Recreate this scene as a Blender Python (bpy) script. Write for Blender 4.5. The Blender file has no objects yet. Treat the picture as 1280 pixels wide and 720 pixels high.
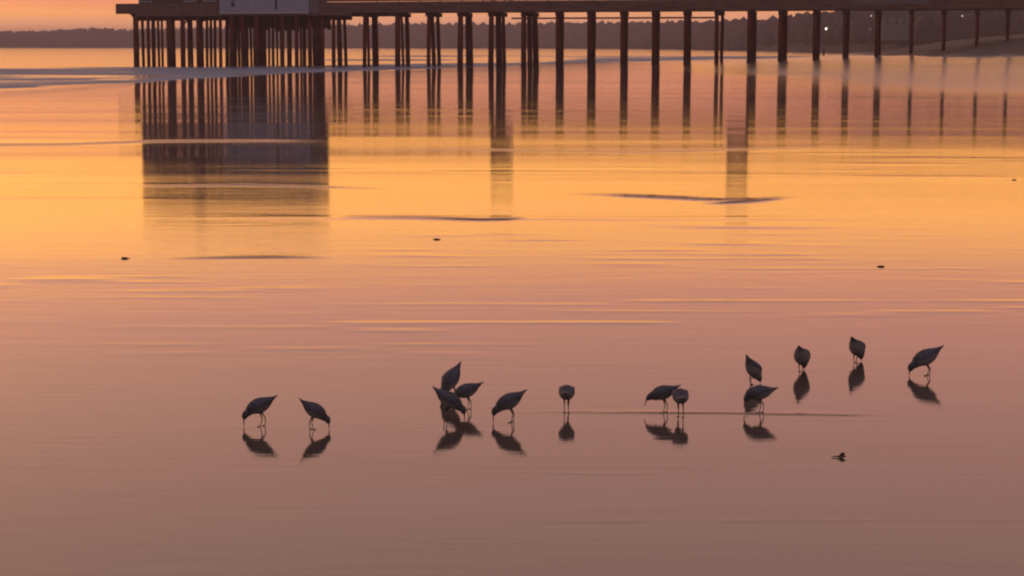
import bpy, bmesh, math, random
import numpy as np
from mathutils import Vector, Matrix

random.seed(7)
rng = np.random.default_rng(7)
SC = bpy.context.scene
COL = SC.collection
R = math.radians

# ------------------------------------------------------------------ camera
F = 2400.0                      # focal length in 1280-wide pixels
HOR = 57.0                      # row of the true horizon
EYE = 2.2
TH = math.atan((360 - HOR) / F)
cam_d = bpy.data.cameras.new('camera')
cam_d.sensor_width = 36.0
cam_d.lens = 36.0 * F / 1280.0
cam_d.clip_start = 0.1
cam_d.clip_end = 30000
cam = bpy.data.objects.new('camera', cam_d)
COL.objects.link(cam)
cam.location = (0, 0, EYE)
cam.rotation_euler = (math.pi / 2 - TH, 0, 0)
SC.camera = cam
CT, ST = math.cos(TH), math.sin(TH)


def ray(u, v):
    x = (u - 640) / F
    y = -(v - 360) / F
    return Vector((x, CT + y * ST, -ST + y * CT))


def ground(u, v, z=0.0):
    d = ray(u, v)
    k = (z - EYE) / d.z
    return Vector((0, 0, EYE)) + d * k


def at(u, v, Y):
    d = ray(u, v)
    return Vector((0, 0, EYE)) + d * (Y / d.y)


def sstep(a, b, x):
    t = np.clip((np.asarray(x, float) - a) / (b - a), 0, 1)
    return t * t * (3 - 2 * t)


def vnoise(x, y, seed=0):
    """value noise in [-1, 1]"""
    x = np.asarray(x, float)
    y = np.asarray(y, float)
    xi = np.floor(x).astype(np.int64)
    yi = np.floor(y).astype(np.int64)
    fx = x - xi
    fy = y - yi
    fx = fx * fx * fx * (fx * (fx * 6 - 15) + 10)
    fy = fy * fy * fy * (fy * (fy * 6 - 15) + 10)

    def h(a, b):
        n = (a * 374761393 + b * 668265263 + seed * 974634777) & 0xFFFFFFFF
        n = ((n ^ (n >> 13)) * 1274126177) & 0xFFFFFFFF
        n = (n ^ (n >> 16)) & 0xFFFF
        return n / 32767.5 - 1.0
    a = h(xi, yi) * (1 - fx) + h(xi + 1, yi) * fx
    b = h(xi, yi + 1) * (1 - fx) + h(xi + 1, yi + 1) * fx
    return a * (1 - fy) + b * fy


# ------------------------------------------------------------------ object helpers
def tag(o, label=None, cat=None, group=None, kind=None):
    if label:
        o['label'] = label
    if cat:
        o['category'] = cat
    if group:
        o['group'] = group
    if kind:
        o['kind'] = kind
    return o


def empty(name, loc=(0, 0, 0), rz=0.0):
    o = bpy.data.objects.new(name, None)
    o.location = loc
    o.rotation_euler = (0, 0, rz)
    o.empty_display_size = 0.1
    COL.objects.link(o)
    return o


def mesh_obj(name, verts, faces, mat, parent=None, smooth=False):
    me = bpy.data.meshes.new(name)
    me.from_pydata([tuple(v) for v in verts], [], faces)
    me.update()
    if smooth:
        me.polygons.foreach_set('use_smooth', [True] * len(me.polygons))
    if mat:
        me.materials.append(mat)
    o = bpy.data.objects.new(name, me)
    COL.objects.link(o)
    if parent:
        o.parent = parent
    return o


class MB:
    def __init__(self):
        self.v = []
        self.f = []

    def add(self, vs, fs):
        n = len(self.v)
        self.v += [tuple(p) for p in vs]
        self.f += [tuple(i + n for i in f) for f in fs]
        return self

    def box(self, x0, x1, y0, y1, z0, z1, m=None):
        vs = [Vector((x, y, z)) for z in (z0, z1) for y in (y0, y1) for x in (x0, x1)]
        if m:
            vs = [m @ p for p in vs]
        return self.add(vs, [(0, 2, 3, 1), (4, 5, 7, 6), (0, 1, 5, 4), (1, 3, 7, 5), (3, 2, 6, 7), (2, 0, 4, 6)])

    def beam(self, a, b, w, h):
        a = Vector(a)
        b = Vector(b)
        t = (b - a).normalized()
        up = Vector((0, 0, 1)) if abs(t.z) < 0.9 else Vector((1, 0, 0))
        s = t.cross(up).normalized()
        u = s.cross(t)
        vs = []
        for p in (a, b):
            for i, j in ((-1, -1), (1, -1), (1, 1), (-1, 1)):
                vs.append(p + s * (i * w / 2) + u * (j * h / 2))
        return self.add(vs, [(3, 2, 1, 0), (4, 5, 6, 7), (0, 1, 5, 4), (1, 2, 6, 5), (2, 3, 7, 6), (3, 0, 4, 7)])

    def tube(self, pts, rads, seg=8):
        """round tube through pts; rads one per point: a number or (side, up)"""
        pts = [Vector(p) for p in pts]
        n = len(pts)
        vs = []
        ps = None
        for i, p in enumerate(pts):
            t = (pts[min(i + 1, n - 1)] - pts[max(i - 1, 0)]).normalized()
            if ps is None:
                ref = Vector((0, 1, 0)) if abs(t.y) < 0.9 else Vector((1, 0, 0))
                s = (ref - t * ref.dot(t)).normalized()
            else:
                s = (ps - t * ps.dot(t)).normalized()
            ps = s
            w = t.cross(s)
            r = rads[i]
            ra, rb = r if isinstance(r, tuple) else (r, r)
            for k in range(seg):
                a = 2 * math.pi * k / seg
                vs.append(p + s * (math.cos(a) * ra) + w * (math.sin(a) * rb))
        fs = []
        for i in range(n - 1):
            for k in range(seg):
                k2 = (k + 1) % seg
                fs.append((i * seg + k, i * seg + k2, (i + 1) * seg + k2, (i + 1) * seg + k))
        fs.append(tuple(reversed(range(seg))))
        fs.append(tuple((n - 1) * seg + k for k in range(seg)))
        return self.add(vs, fs)

    def build(self, name, mat, parent=None, smooth=False):
        return mesh_obj(name, self.v, self.f, mat, parent, smooth)


_ico = None


def ico_data():
    global _ico
    if _ico is None:
        bm = bmesh.new()
        bmesh.ops.create_icosphere(bm, subdivisions=2, radius=1.0)
        _ico = ([v.co.copy() for v in bm.verts], [tuple(v.index for v in f.verts) for f in bm.faces])
        bm.free()
    return _ico


def catmull(pts, k):
    """pts: list of tuples, k points per span"""
    P = [np.array(p, float) for p in pts]
    out = []
    for i in range(len(P) - 1):
        p0 = P[max(i - 1, 0)]
        p1 = P[i]
        p2 = P[i + 1]
        p3 = P[min(i + 2, len(P) - 1)]
        for j in range(k):
            t = j / k
            out.append(0.5 * (2 * p1 + (p2 - p0) * t + (2 * p0 - 5 * p1 + 4 * p2 - p3) * t * t + (3 * p1 - p0 - 3 * p2 + p3) * t ** 3))
    out.append(P[-1])
    return out


# ------------------------------------------------------------------ materials
def new_mat(name):
    m = bpy.data.materials.new(name)
    m.use_nodes = True
    nt = m.node_tree
    b = nt.nodes['Principled BSDF']
    return m, nt, b


def noise_mat(name, c1, c2, scale=4.0, rough=0.8, stretch=(1, 1, 1), detail=4, bump=0.0, spec=0.3, bscale=None, coord='Object'):
    m, nt, b = new_mat(name)
    N, L = nt.nodes, nt.links
    tc = N.new('ShaderNodeTexCoord')
    mp = N.new('ShaderNodeMapping')
    mp.inputs['Scale'].default_value = stretch
    L.new(tc.outputs[coord], mp.inputs['Vector'])
    nz = N.new('ShaderNodeTexNoise')
    nz.inputs['Scale'].default_value = scale
    nz.inputs['Detail'].default_value = detail
    nz.inputs['Roughness'].default_value = 0.6
    L.new(mp.outputs[0], nz.inputs['Vector'])
    cr = N.new('ShaderNodeValToRGB')
    cr.color_ramp.elements[0].position = 0.33
    cr.color_ramp.elements[1].position = 0.68
    cr.color_ramp.elements[0].color = (*c1, 1)
    cr.color_ramp.elements[1].color = (*c2, 1)
    L.new(nz.outputs['Fac'], cr.inputs[0])
    L.new(cr.outputs[0], b.inputs['Base Color'])
    b.inputs['Roughness'].default_value = rough
    b.inputs['Specular IOR Level'].default_value = spec
    if bump:
        bp = N.new('ShaderNodeBump')
        bp.inputs['Strength'].default_value = bump
        bp.inputs['Distance'].default_value = 0.02
        L.new(nz.outputs['Fac'], bp.inputs['Height'])
        L.new(bp.outputs[0], b.inputs['Normal'])
    return m


def emit_mat(name, col, strength):
    m, nt, b = new_mat(name)
    b.inputs['Base Color'].default_value = (0.8, 0.8, 0.8, 1)
    b.inputs['Emission Color'].default_value = (*col, 1)
    b.inputs['Emission Strength'].default_value = strength
    return m


M = {}
M['pile'] = noise_mat('pile_wood', (0.095, 0.0180, 0.0110), (0.180, 0.042, 0.026), 3.0, 0.85, (6, 6, 0.6), bump=0.4)
M['beam'] = noise_mat('beam_wood', (0.075, 0.021, 0.014), (0.140, 0.048, 0.032), 2.0, 0.85, (0.6, 4, 4), bump=0.3)
M['plank'] = noise_mat('plank_wood', (0.13, 0.062, 0.046), (0.235, 0.13, 0.10), 1.6, 0.85, (0.5, 4, 4), bump=0.3)
M['deck'] = noise_mat('deck_wood', (0.10, 0.07, 0.055), (0.19, 0.14, 0.11), 2.0, 0.85, (4, 0.6, 1), bump=0.3)
M['grey_wall'] = noise_mat('grey_painted_board', (0.32, 0.305, 0.36), (0.42, 0.40, 0.46), 1.2, 0.7, (1, 1, 3))
M['trim'] = noise_mat('pale_trim_paint', (0.42, 0.40, 0.42), (0.52, 0.50, 0.50), 2.0, 0.6)
M['dark_wall'] = noise_mat('dark_shingle_wall', (0.095, 0.032, 0.042), (0.155, 0.060, 0.074), 2.5, 0.85, (1, 1, 3))
M['mauve_wall'] = noise_mat('mauve_board_wall', (0.17, 0.125, 0.125), (0.23, 0.175, 0.175), 1.5, 0.8, (1, 1, 3))
M['roof'] = noise_mat('roof_shingle', (0.05, 0.04, 0.04), (0.10, 0.075, 0.07), 3.0, 0.9)
M['glass'] = noise_mat('window_glass', (0.03, 0.03, 0.035), (0.05, 0.05, 0.055), 1.0, 0.12, spec=0.5)
M['metal'] = noise_mat('dark_metal', (0.05, 0.05, 0.05), (0.09, 0.085, 0.08), 3.0, 0.5)
M['house'] = noise_mat('cottage_board', (0.15, 0.135, 0.14), (0.20, 0.18, 0.18), 1.0, 0.8, (1, 1, 3))
M['foliage'] = noise_mat('far_foliage', (0.056, 0.034, 0.031), (0.105, 0.064, 0.056), 0.12, 0.9, spec=0.1)  # tint lightened to carry part of the distance haze
M['dune'] = noise_mat('dune_grass_ground', (0.050, 0.036, 0.025), (0.090, 0.066, 0.044), 0.06, 0.9, (0.5, 1, 1), spec=0.1)
M['weed'] = noise_mat('seaweed', (0.030, 0.014, 0.009), (0.065, 0.034, 0.022), 60, 0.5)
M['bird_body'] = noise_mat('bird_plumage', (0.070, 0.058, 0.060), (0.15, 0.130, 0.132), 55, 0.8, spec=0.15)
M['bird_wing'] = noise_mat('bird_wing_feathers', (0.085, 0.080, 0.100), (0.18, 0.17, 0.205), 70, 0.75, (0.5, 2, 2), spec=0.15)
M['bird_leg'] = noise_mat('bird_leg_skin', (0.070, 0.042, 0.030), (0.11, 0.068, 0.050), 60, 0.5)
M['bird_bill'] = noise_mat('bird_bill_horn', (0.022, 0.014, 0.010), (0.04, 0.026, 0.018), 60, 0.4)
M['eye'] = noise_mat('bird_eye', (0.004, 0.004, 0.004), (0.008, 0.008, 0.008), 5, 0.1, spec=0.5)
M['lamp'] = emit_mat('lamp_globe_lit', (1.0, 0.84, 0.74), 5.0)
M['lamp_faint'] = emit_mat('lamp_globe_dim', (1.0, 0.78, 0.70), 0.9)
LAMP = 'bright'


def stain_and_bloom(m):
    """dark foot on the piles: weed stain with bloom contrast painted in, paler above"""
    nt = m.node_tree
    N, L = nt.nodes, nt.links
    b = N['Principled BSDF']
    src = b.inputs['Base Color'].links[0].from_socket
    geo = N.new('ShaderNodeNewGeometry')
    sep = N.new('ShaderNodeSeparateXYZ')
    L.new(geo.outputs['Position'], sep.inputs[0])
    nz = N.new('ShaderNodeTexNoise')
    nz.inputs['Scale'].default_value = 1.3
    L.new(geo.outputs['Position'], nz.inputs['Vector'])
    ma = N.new('ShaderNodeMath')
    ma.operation = 'MULTIPLY_ADD'
    L.new(nz.outputs['Fac'], ma.inputs[0])
    ma.inputs[1].default_value = 1.6
    L.new(sep.outputs['Z'], ma.inputs[2])
    cr = N.new('ShaderNodeValToRGB')
    e = cr.color_ramp.elements
    e[0].position, e[0].color = 0.0, (0.55, 0.42, 0.40, 1)
    e[1].position, e[1].color = 1.0, (1.25, 1.25, 1.3, 1)  # dark foot and pale top carry bloom contrast in the colour
    for p_, c_ in ((0.33, (0.6, 0.5, 0.48, 1)), (0.40, (0.95, 0.85, 0.85, 1))):
        x = e.new(p_)
        x.color = c_
    mr = N.new('ShaderNodeMapRange')
    mr.inputs['From Max'].default_value = 7.0
    L.new(ma.outputs[0], mr.inputs['Value'])
    L.new(mr.outputs[0], cr.inputs[0])
    mx = N.new('ShaderNodeMix')
    mx.data_type = 'RGBA'
    mx.blend_type = 'MULTIPLY'
    mx.inputs['Factor'].default_value = 1.0
    L.new(src, mx.inputs['A'])
    L.new(cr.outputs[0], mx.inputs['B'])
    L.new(mx.outputs['Result'], b.inputs['Base Color'])


stain_and_bloom(M['pile'])


def pale_belly(m):
    """plumage is paler low on the flanks and belly"""
    nt = m.node_tree
    N, L = nt.nodes, nt.links
    b = N['Principled BSDF']
    src = b.inputs['Base Color'].links[0].from_socket
    tc = N.new('ShaderNodeTexCoord')
    sep = N.new('ShaderNodeSeparateXYZ')
    L.new(tc.outputs['Object'], sep.inputs[0])
    nz = N.new('ShaderNodeTexNoise')
    nz.inputs['Scale'].default_value = 60
    L.new(tc.outputs['Object'], nz.inputs['Vector'])
    # height above the line of the back, which climbs towards the tail
    a = N.new('ShaderNodeMath')
    a.operation = 'MULTIPLY_ADD'
    L.new(sep.outputs['X'], a.inputs[0])
    a.inputs[1].default_value = 0.42
    L.new(sep.outputs['Z'], a.inputs[2])
    c = N.new('ShaderNodeMath')
    c.operation = 'MULTIPLY_ADD'
    L.new(nz.outputs['Fac'], c.inputs[0])
    c.inputs[1].default_value = 0.02
    L.new(a.outputs[0], c.inputs[2])
    mr = N.new('ShaderNodeMapRange')
    mr.inputs['From Min'].default_value = 0.132
    mr.inputs['From Max'].default_value = 0.108
    L.new(c.outputs[0], mr.inputs['Value'])
    mx = N.new('ShaderNodeMix')
    mx.data_type = 'RGBA'
    hd = N.new('ShaderNodeMapRange')
    hd.inputs['From Min'].default_value = 0.075
    hd.inputs['From Max'].default_value = 0.050
    L.new(sep.outputs['X'], hd.inputs['Value'])
    fm = N.new('ShaderNodeMath')
    fm.operation = 'MULTIPLY'
    L.new(mr.outputs[0], fm.inputs[0])
    L.new(hd.outputs[0], fm.inputs[1])
    L.new(fm.outputs[0], mx.inputs['Factor'])
    L.new(src, mx.inputs['A'])
    mx.inputs['B'].default_value = (0.25, 0.225, 0.22, 1)
    L.new(mx.outputs['Result'], b.inputs['Base Color'])


pale_belly(M['bird_body'])


def sand_material():
    m, nt, b = new_mat('wet_sand')
    N, L = nt.nodes, nt.links
    geo = N.new('ShaderNodeNewGeometry')
    sep = N.new('ShaderNodeSeparateXYZ')
    L.new(geo.outputs['Position'], sep.inputs[0])

    def noise(scale, stretch, detail=3, rough=0.55):
        mp = N.new('ShaderNodeMapping')
        mp.inputs['Scale'].default_value = stretch
        L.new(geo.outputs['Position'], mp.inputs['Vector'])
        nz = N.new('ShaderNodeTexNoise')
        nz.inputs['Scale'].default_value = scale
        nz.inputs['Detail'].default_value = detail
        nz.inputs['Roughness'].default_value = rough
        L.new(mp.outputs[0], nz.inputs['Vector'])
        return nz
    # dryness climbs with the height of the beach, with a ragged edge
    edge = noise(0.25, (1, 0.35, 1), 4)
    ad = N.new('ShaderNodeMath')
    ad.operation = 'MULTIPLY_ADD'
    L.new(edge.outputs['Fac'], ad.inputs[0])
    ad.inputs[1].default_value = 0.9
    L.new(sep.outputs['Z'], ad.inputs[2])
    dry = N.new('ShaderNodeMapRange')
    dry.inputs['From Min'].default_value = 1.65
    dry.inputs['From Max'].default_value = 2.0
    L.new(ad.outputs[0], dry.inputs['Value'])
    # base colour
    n1 = noise(0.35, (0.5, 1.2, 1), 5)
    cr = N.new('ShaderNodeValToRGB')
    cr.color_ramp.elements[0].position = 0.3
    cr.color_ramp.elements[1].position = 0.7
    cr.color_ramp.elements[0].color = (0.095, 0.066, 0.050, 1)
    cr.color_ramp.elements[1].color = (0.125, 0.090, 0.068, 1)
    L.new(n1.outputs['Fac'], cr.inputs[0])
    g = noise(220, (1, 1, 1), 2)
    cr2 = N.new('ShaderNodeValToRGB')
    cr2.color_ramp.elements[0].color = (0.80, 0.80, 0.80, 1)
    cr2.color_ramp.elements[1].color = (1.2, 1.2, 1.2, 1)
    L.new(g.outputs['Fac'], cr2.inputs[0])
    mul = N.new('ShaderNodeMix')
    mul.data_type = 'RGBA'
    mul.blend_type = 'MULTIPLY'
    mul.inputs['Factor'].default_value = 1.0
    L.new(cr.outputs[0], mul.inputs['A'])
    L.new(cr2.outputs[0], mul.inputs['B'])
    mx = N.new('ShaderNodeMix')
    mx.data_type = 'RGBA'
    L.new(dry.outputs[0], mx.inputs['Factor'])
    L.new(mul.outputs['Result'], mx.inputs['A'])
    mx.inputs['B'].default_value = (0.13, 0.088, 0.076, 1)
    L.new(mx.outputs['Result'], b.inputs['Base Color'])
    # roughness: a standing film with drained patches
    n2 = noise(0.22, (0.35, 2.2, 1), 5, 0.6)
    rr = N.new('ShaderNodeMapRange')
    rr.inputs['From Min'].default_value = 0.35
    rr.inputs['From Max'].default_value = 0.72
    rr.inputs['To Min'].default_value = 0.025
    rr.inputs['To Max'].default_value = 0.08
    L.new(n2.outputs['Fac'], rr.inputs['Value'])
    rm = N.new('ShaderNodeMix')
    rm.data_type = 'FLOAT'
    L.new(dry.outputs[0], rm.inputs['Factor'])
    L.new(rr.outputs[0], rm.inputs['A'])
    rm.inputs['B'].default_value = 0.85
    L.new(rm.outputs['Result'], b.inputs['Roughness'])
    b.inputs['IOR'].default_value = 1.36
    da = N.new('ShaderNodeAttribute')
    da.attribute_name = 'drained'
    dd = N.new('ShaderNodeAttribute')
    dd.attribute_name = 'damp'
    r1 = N.new('ShaderNodeMath')
    r1.operation = 'MULTIPLY_ADD'
    L.new(da.outputs['Fac'], r1.inputs[0])
    r1.inputs[1].default_value = 0.40
    L.new(rm.outputs['Result'], r1.inputs[2])
    ra = N.new('ShaderNodeMath')
    ra.operation = 'MULTIPLY_ADD'
    L.new(dd.outputs['Fac'], ra.inputs[0])
    ra.inputs[1].default_value = 0.18
    L.new(r1.outputs[0], ra.inputs[2])
    L.new(ra.outputs[0], b.inputs['Roughness'])
    sp_ = N.new('ShaderNodeMapRange')
    sp_.inputs['To Min'].default_value = 0.5
    sp_.inputs['To Max'].default_value = 0.03
    L.new(da.outputs['Fac'], sp_.inputs['Value'])
    L.new(sp_.outputs[0], b.inputs['Specular IOR Level'])
    # fine ripples on the film
    n3 = noise(1.0, (0.45, 2.4, 1), 4, 0.6)
    bp = N.new('ShaderNodeBump')
    bp.inputs['Strength'].default_value = 1.0
    bp.inputs['Distance'].default_value = 0.0018
    L.new(n3.outputs['Fac'], bp.inputs['Height'])
    n4 = noise(55.0, (0.8, 1.2, 1), 2, 0.6)
    bp2 = N.new('ShaderNodeBump')
    bp2.inputs['Strength'].default_value = 1.0
    bp2.inputs['Distance'].default_value = 0.00022
    L.new(n4.outputs['Fac'], bp2.inputs['Height'])
    n5 = noise(3.2, (0.42, 2.6, 1), 3, 0.65)
    bp3 = N.new('ShaderNodeBump')
    bp3.inputs['Strength'].default_value = 1.0
    bp3.inputs['Distance'].default_value = 0.0010
    L.new(n5.outputs['Fac'], bp3.inputs['Height'])
    L.new(bp.outputs[0], bp3.inputs['Normal'])
    L.new(bp3.outputs[0], bp2.inputs['Normal'])
    L.new(bp2.outputs[0], b.inputs['Normal'])
    return m


def sea_material():
    m, nt, b = new_mat('sea_water')
    N, L = nt.nodes, nt.links
    geo = N.new('ShaderNodeNewGeometry')
    at_ = N.new('ShaderNodeAttribute')
    at_.attribute_name = 'foam'

    def noise(scale, stretch, detail=3, rough=0.55):
        mp = N.new('ShaderNodeMapping')
        mp.inputs['Scale'].default_value = stretch
        L.new(geo.outputs['Position'], mp.inputs['Vector'])
        nz = N.new('ShaderNodeTexNoise')
        nz.inputs['Scale'].default_value = scale
        nz.inputs['Detail'].default_value = detail
        nz.inputs['Roughness'].default_value = rough
        L.new(mp.outputs[0], nz.inputs['Vector'])
        return nz
    nf = noise(0.5, (0.35, 1, 1), 5, 0.65)
    a = N.new('ShaderNodeMath')
    a.operation = 'MULTIPLY_ADD'
    L.new(at_.outputs['Fac'], a.inputs[0])
    a.inputs[1].default_value = 1.3
    sub = N.new('ShaderNodeMath')
    sub.operation = 'MULTIPLY_ADD'
    L.new(nf.outputs['Fac'], sub.inputs[0])
    sub.inputs[1].default_value = 1.2
    sub.inputs[2].default_value = -1.0
    L.new(sub.outputs[0], a.inputs[2])
    fm = N.new('ShaderNodeMapRange')
    fm.inputs['From Min'].default_value = 0.0
    fm.inputs['From Max'].default_value = 0.45
    L.new(a.outputs[0], fm.inputs['Value'])
    mx = N.new('ShaderNodeMix')
    mx.data_type = 'RGBA'
    L.new(fm.outputs[0], mx.inputs['Factor'])
    mx.inputs['A'].default_value = (0.030, 0.032, 0.036, 1)
    mx.inputs['B'].default_value = (0.18, 0.22, 0.31, 1)
    L.new(mx.outputs['Result'], b.inputs['Base Color'])
    rm = N.new('ShaderNodeMix')
    rm.data_type = 'FLOAT'
    L.new(fm.outputs[0], rm.inputs['Factor'])
    rm.inputs['A'].default_value = 0.12
    rm.inputs['B'].default_value = 0.6
    L.new(rm.outputs['Result'], b.inputs['Roughness'])
    b.inputs['IOR'].default_value = 1.33
    n3 = noise(0.5, (0.5, 1.3, 1), 4, 0.6)
    bp = N.new('ShaderNodeBump')
    bp.inputs['Strength'].default_value = 1.0
    bp.inputs['Distance'].default_value = 0.05
    L.new(n3.outputs['Fac'], bp.inputs['Height'])
    L.new(bp.outputs[0], b.inputs['Normal'])
    return m


M['sand'] = sand_material()
M['sea'] = sea_material()

# ------------------------------------------------------------------ shoreline
SEA_Z = -0.05
_wl = [(-260, 132), (0, 110), (165, 103.5), (350, 92), (500, 87), (620, 84.5), (740, 79), (900, 74)]
_wp = [ground(u, v, SEA_Z) for u, v in _wl]
WX = [-400, -120] + [p.x for p in _wp] + [60, 300]
WY = [40, 62] + [p.y for p in _wp] + [330, 330]


def y_water(X):
    X = np.asarray(X, float)
    return np.interp(X, WX, WY) + 3.0 * vnoise(X / 9.0, X * 0, 3) + 1.2 * vnoise(X / 3.0, X * 0, 4)


# low ridges left by the last wash: (pixel polyline, height, half width in metres)
RIDGES = [
    ([(430, 271.5), (520, 272), (575, 274), (600, 275), (632, 274.5), (660, 273)], [0.008, .014, .024, .032, .024, 0.0], 0.19),
    ([(690, 243.5), (760, 244.5), (800, 246.5), (850, 248.5), (905, 251), (930, 252)], [0.0, .007, .026, .026, .020, 0.0], 0.16),
    ([(880, 254.5), (905, 254), (935, 252), (965, 249.5), (990, 248)], [0.0, .020, .026, .014, 0.0], 0.18),
    ([(620, 516), (720, 515), (800, 516.5), (880, 517), (960, 518), (1040, 519), (1110, 520)], [0.0, .0024, .0038, .0046, .0044, .0032, 0.0], 0.032),
    ([(200, 324), (280, 322.5), (340, 322), (420, 322.5)], [0.0, .008, .010, 0.0], 0.11),
    ([(500, 593), (620, 590), (760, 592), (900, 594)], [0.0, .0016, .0016, 0.0], 0.022),
    ([(640, 651), (800, 652), (1000, 651), (1290, 650)], [0.0, .0016, .0016, .0010], 0.020),
    ([(-60, 181), (80, 180), (200, 176), (330, 175), (420, 176)], [0.006, .006, .004, .003, 0.0], 0.8),
    ([(380, 188), (560, 186), (800, 190), (1100, 182)], [0.0, .005, .005, 0.0], 0.6),
    ([(150, 233), (300, 231), (500, 236)], [0.0, .010, 0.0], 0.3),
]


def ridge_field(X, Y, crest=False):
    Z = np.zeros_like(X)
    for pts, hs, w in RIDGES:
        gp = [ground(u, v) for u, v in pts]
        xs = np.array([p.x for p in gp])
        ys = np.array([p.y for p in gp])
        inside = (X > xs[0] - 0.01) & (X < xs[-1] + 0.01)
        yc = np.interp(X, xs, ys) + w * 0.7 * vnoise(X / (w * 6), X * 0, 11)
        h = np.interp(X, xs, hs) * inside
        h0 = h
        h = h * (0.75 + 0.5 * vnoise(X / (w * 9), X * 0, 12))
        dy = Y - yc
        if crest:
            Z = np.maximum(Z, np.clip(h0 / max(hs) * 1.35 * (1 + 0.35 * vnoise(X / (w * 7), Y / (w * 2), 13)), 0, 1) * np.exp(-(dy / (w * 0.95)) ** 4) * min(1.0, max(hs) / 0.012 + (0.60 if 0.03 < w < 0.034 else 0.0)))
        else:
            Z += 0.6 * h * np.exp(-(dy / np.where(dy < 0, w * 0.9, w * 2.0)) ** 2)
    return Z


def sand_height(X, Y):
    X = np.asarray(X, float)
    Y = np.asarray(Y, float)
    yw = y_water(X)
    s = yw - Y
    z = np.where(s > 0, SEA_Z * (1 - sstep(0, 45, s)), SEA_Z - 0.9 * sstep(0, 120, -s))
    rise = np.interp(X, [-10, 0, 23, 31, 36.7, 43, 46.5, 52, 80, 200], [0, 0.08, 0.55, 0.95, 1.3, 1.95, 2.7, 3.2, 4.0, 5.0])
    rise = rise * sstep(85, 185, Y) * (1 - sstep(203, 270, Y) * (1 - sstep(0.222, 0.262, X / np.maximum(Y, 1))))
    return z + rise


def sand_relief(X, Y):
    X = np.asarray(X, float)
    Y = np.asarray(Y, float)
    patch = sstep(-0.3, 0.5, vnoise(X / 7.0, Y / 5.0, 26))
    mid = sstep(24, 32, Y) * (1 - sstep(70, 110, Y))
    z = 0.0080 * vnoise(X / 38 + Y / 90, Y / 11, 21)
    z = z + 0.0034 * (1 + 0.9 * mid) * vnoise(X / 16 - Y / 60, Y / 4.2, 22)
    z = z + 0.0012 * (1 + 1.6 * mid) * vnoise(X / 8 + Y / 30, Y / 1.8, 23) * sstep(12, 22, Y)
    z = z + 0.00034 * vnoise(X / 6.5 + Y / 30, Y / 1.5, 25) * (0.25 + patch)
    z = z + 0.00009 * vnoise(X / 2.2, Y / 0.5, 24) * (0.2 + patch)
    # short wavelets left standing in the film
    w1 = np.maximum(vnoise(X / 1.0 + Y * .4 + 7, Y / 0.22, 27) - 0.36, 0)
    z = z + 0.0065 * w1 * sstep(12.5, 15, Y) * (1 - sstep(20, 26, Y)) * sstep(-0.2, 0.5, vnoise(X / 3.4, Y / 2.0, 29))
    w2 = np.maximum(vnoise(X / 3.2 + Y * .3 + 3, Y / 0.6, 28) - 0.30, 0)
    z = z + 0.0075 * w2 * sstep(19, 24, Y) * (1 - sstep(34, 45, Y)) * sstep(-0.2, 0.5, vnoise(X / 8, Y / 4, 30))
    w3 = np.maximum(vnoise(X / 7 + Y * .2, Y / 1.7, 34) - 0.30, 0)
    z = z + 0.016 * w3 * sstep(32, 42, Y) * (1 - sstep(90, 120, Y)) * sstep(-0.2, 0.5, vnoise(X / 20, Y / 9, 39))
    return z + ridge_field(X, Y)


def fan(name, rows, half, ncol, zfun, mat, kind='structure', attr=None):
    rows = np.asarray(rows)
    nr = len(rows)
    t = np.linspace(-1, 1, ncol)
    t = 0.6 * t + 0.4 * t ** 3
    Y = np.repeat(rows[:, None], ncol, 1)
    X = half(rows)[:, None] * t[None, :]
    Z = zfun(X, Y)
    co = np.stack([X, Y, Z], -1).reshape(-1, 3)
    i = np.arange((nr - 1) * ncol).reshape(nr - 1, ncol)[:, :-1].ravel()
    q = np.stack([i, i + 1, i + ncol + 1, i + ncol], -1)
    me = bpy.data.meshes.new(name)
    me.vertices.add(len(co))
    me.vertices.foreach_set('co', co.ravel())
    me.loops.add(q.size)
    me.loops.foreach_set('vertex_index', q.ravel().astype(np.int32))
    me.polygons.add(len(q))
    me.polygons.foreach_set('loop_start', np.arange(0, q.size, 4, dtype=np.int32))
    me.polygons.foreach_set('use_smooth', np.ones(len(q), bool))
    me.update(calc_edges=True)
    me.validate()
    if attr is not None:
        a = me.attributes.new(attr[0], 'FLOAT', 'POINT')
        a.data.foreach_set('value', attr[1](X, Y).ravel().astype(np.float32))
    me.materials.append(mat)
    o = bpy.data.objects.new(name, me)
    COL.objects.link(o)
    tag(o, kind=kind)
    return o


# sand: rows get coarser with distance
vr = np.concatenate([np.arange(860, 400, -1.0), np.arange(400, 75, -0.7)])
rows = np.array([ground(640, v).y for v in vr])
rows = np.concatenate([[-60, -30, -10, 0, 3, 5], rows, np.arange(rows[-1] + 8, 520, 12)])
sand = fan('beach_sand', rows, lambda y: 0.55 * np.abs(y) + 30, 340,
           lambda X, Y: sand_height(X, Y) + sand_relief(X, Y), M['sand'], attr=('drained', lambda X, Y: ridge_field(X, Y, True)))
a_ = sand.data.attributes.new('damp', 'FLOAT', 'POINT')
co_ = np.empty(len(sand.data.vertices) * 3)
sand.data.vertices.foreach_get('co', co_)
co_ = co_.reshape(-1, 3)
a_.data.foreach_set('value', (sstep(9, 24, co_[:, 0] + 3 * vnoise(co_[:, 0] / 9, co_[:, 1] / 14, 71)) * sstep(70, 112, co_[:, 1] + 9 * vnoise(co_[:, 0] / 12, co_[:, 1] / 20, 72))).astype(np.float32))
tag(sand, 'smooth wet beach sand mirroring the orange sunset sky', 'beach')


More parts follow.
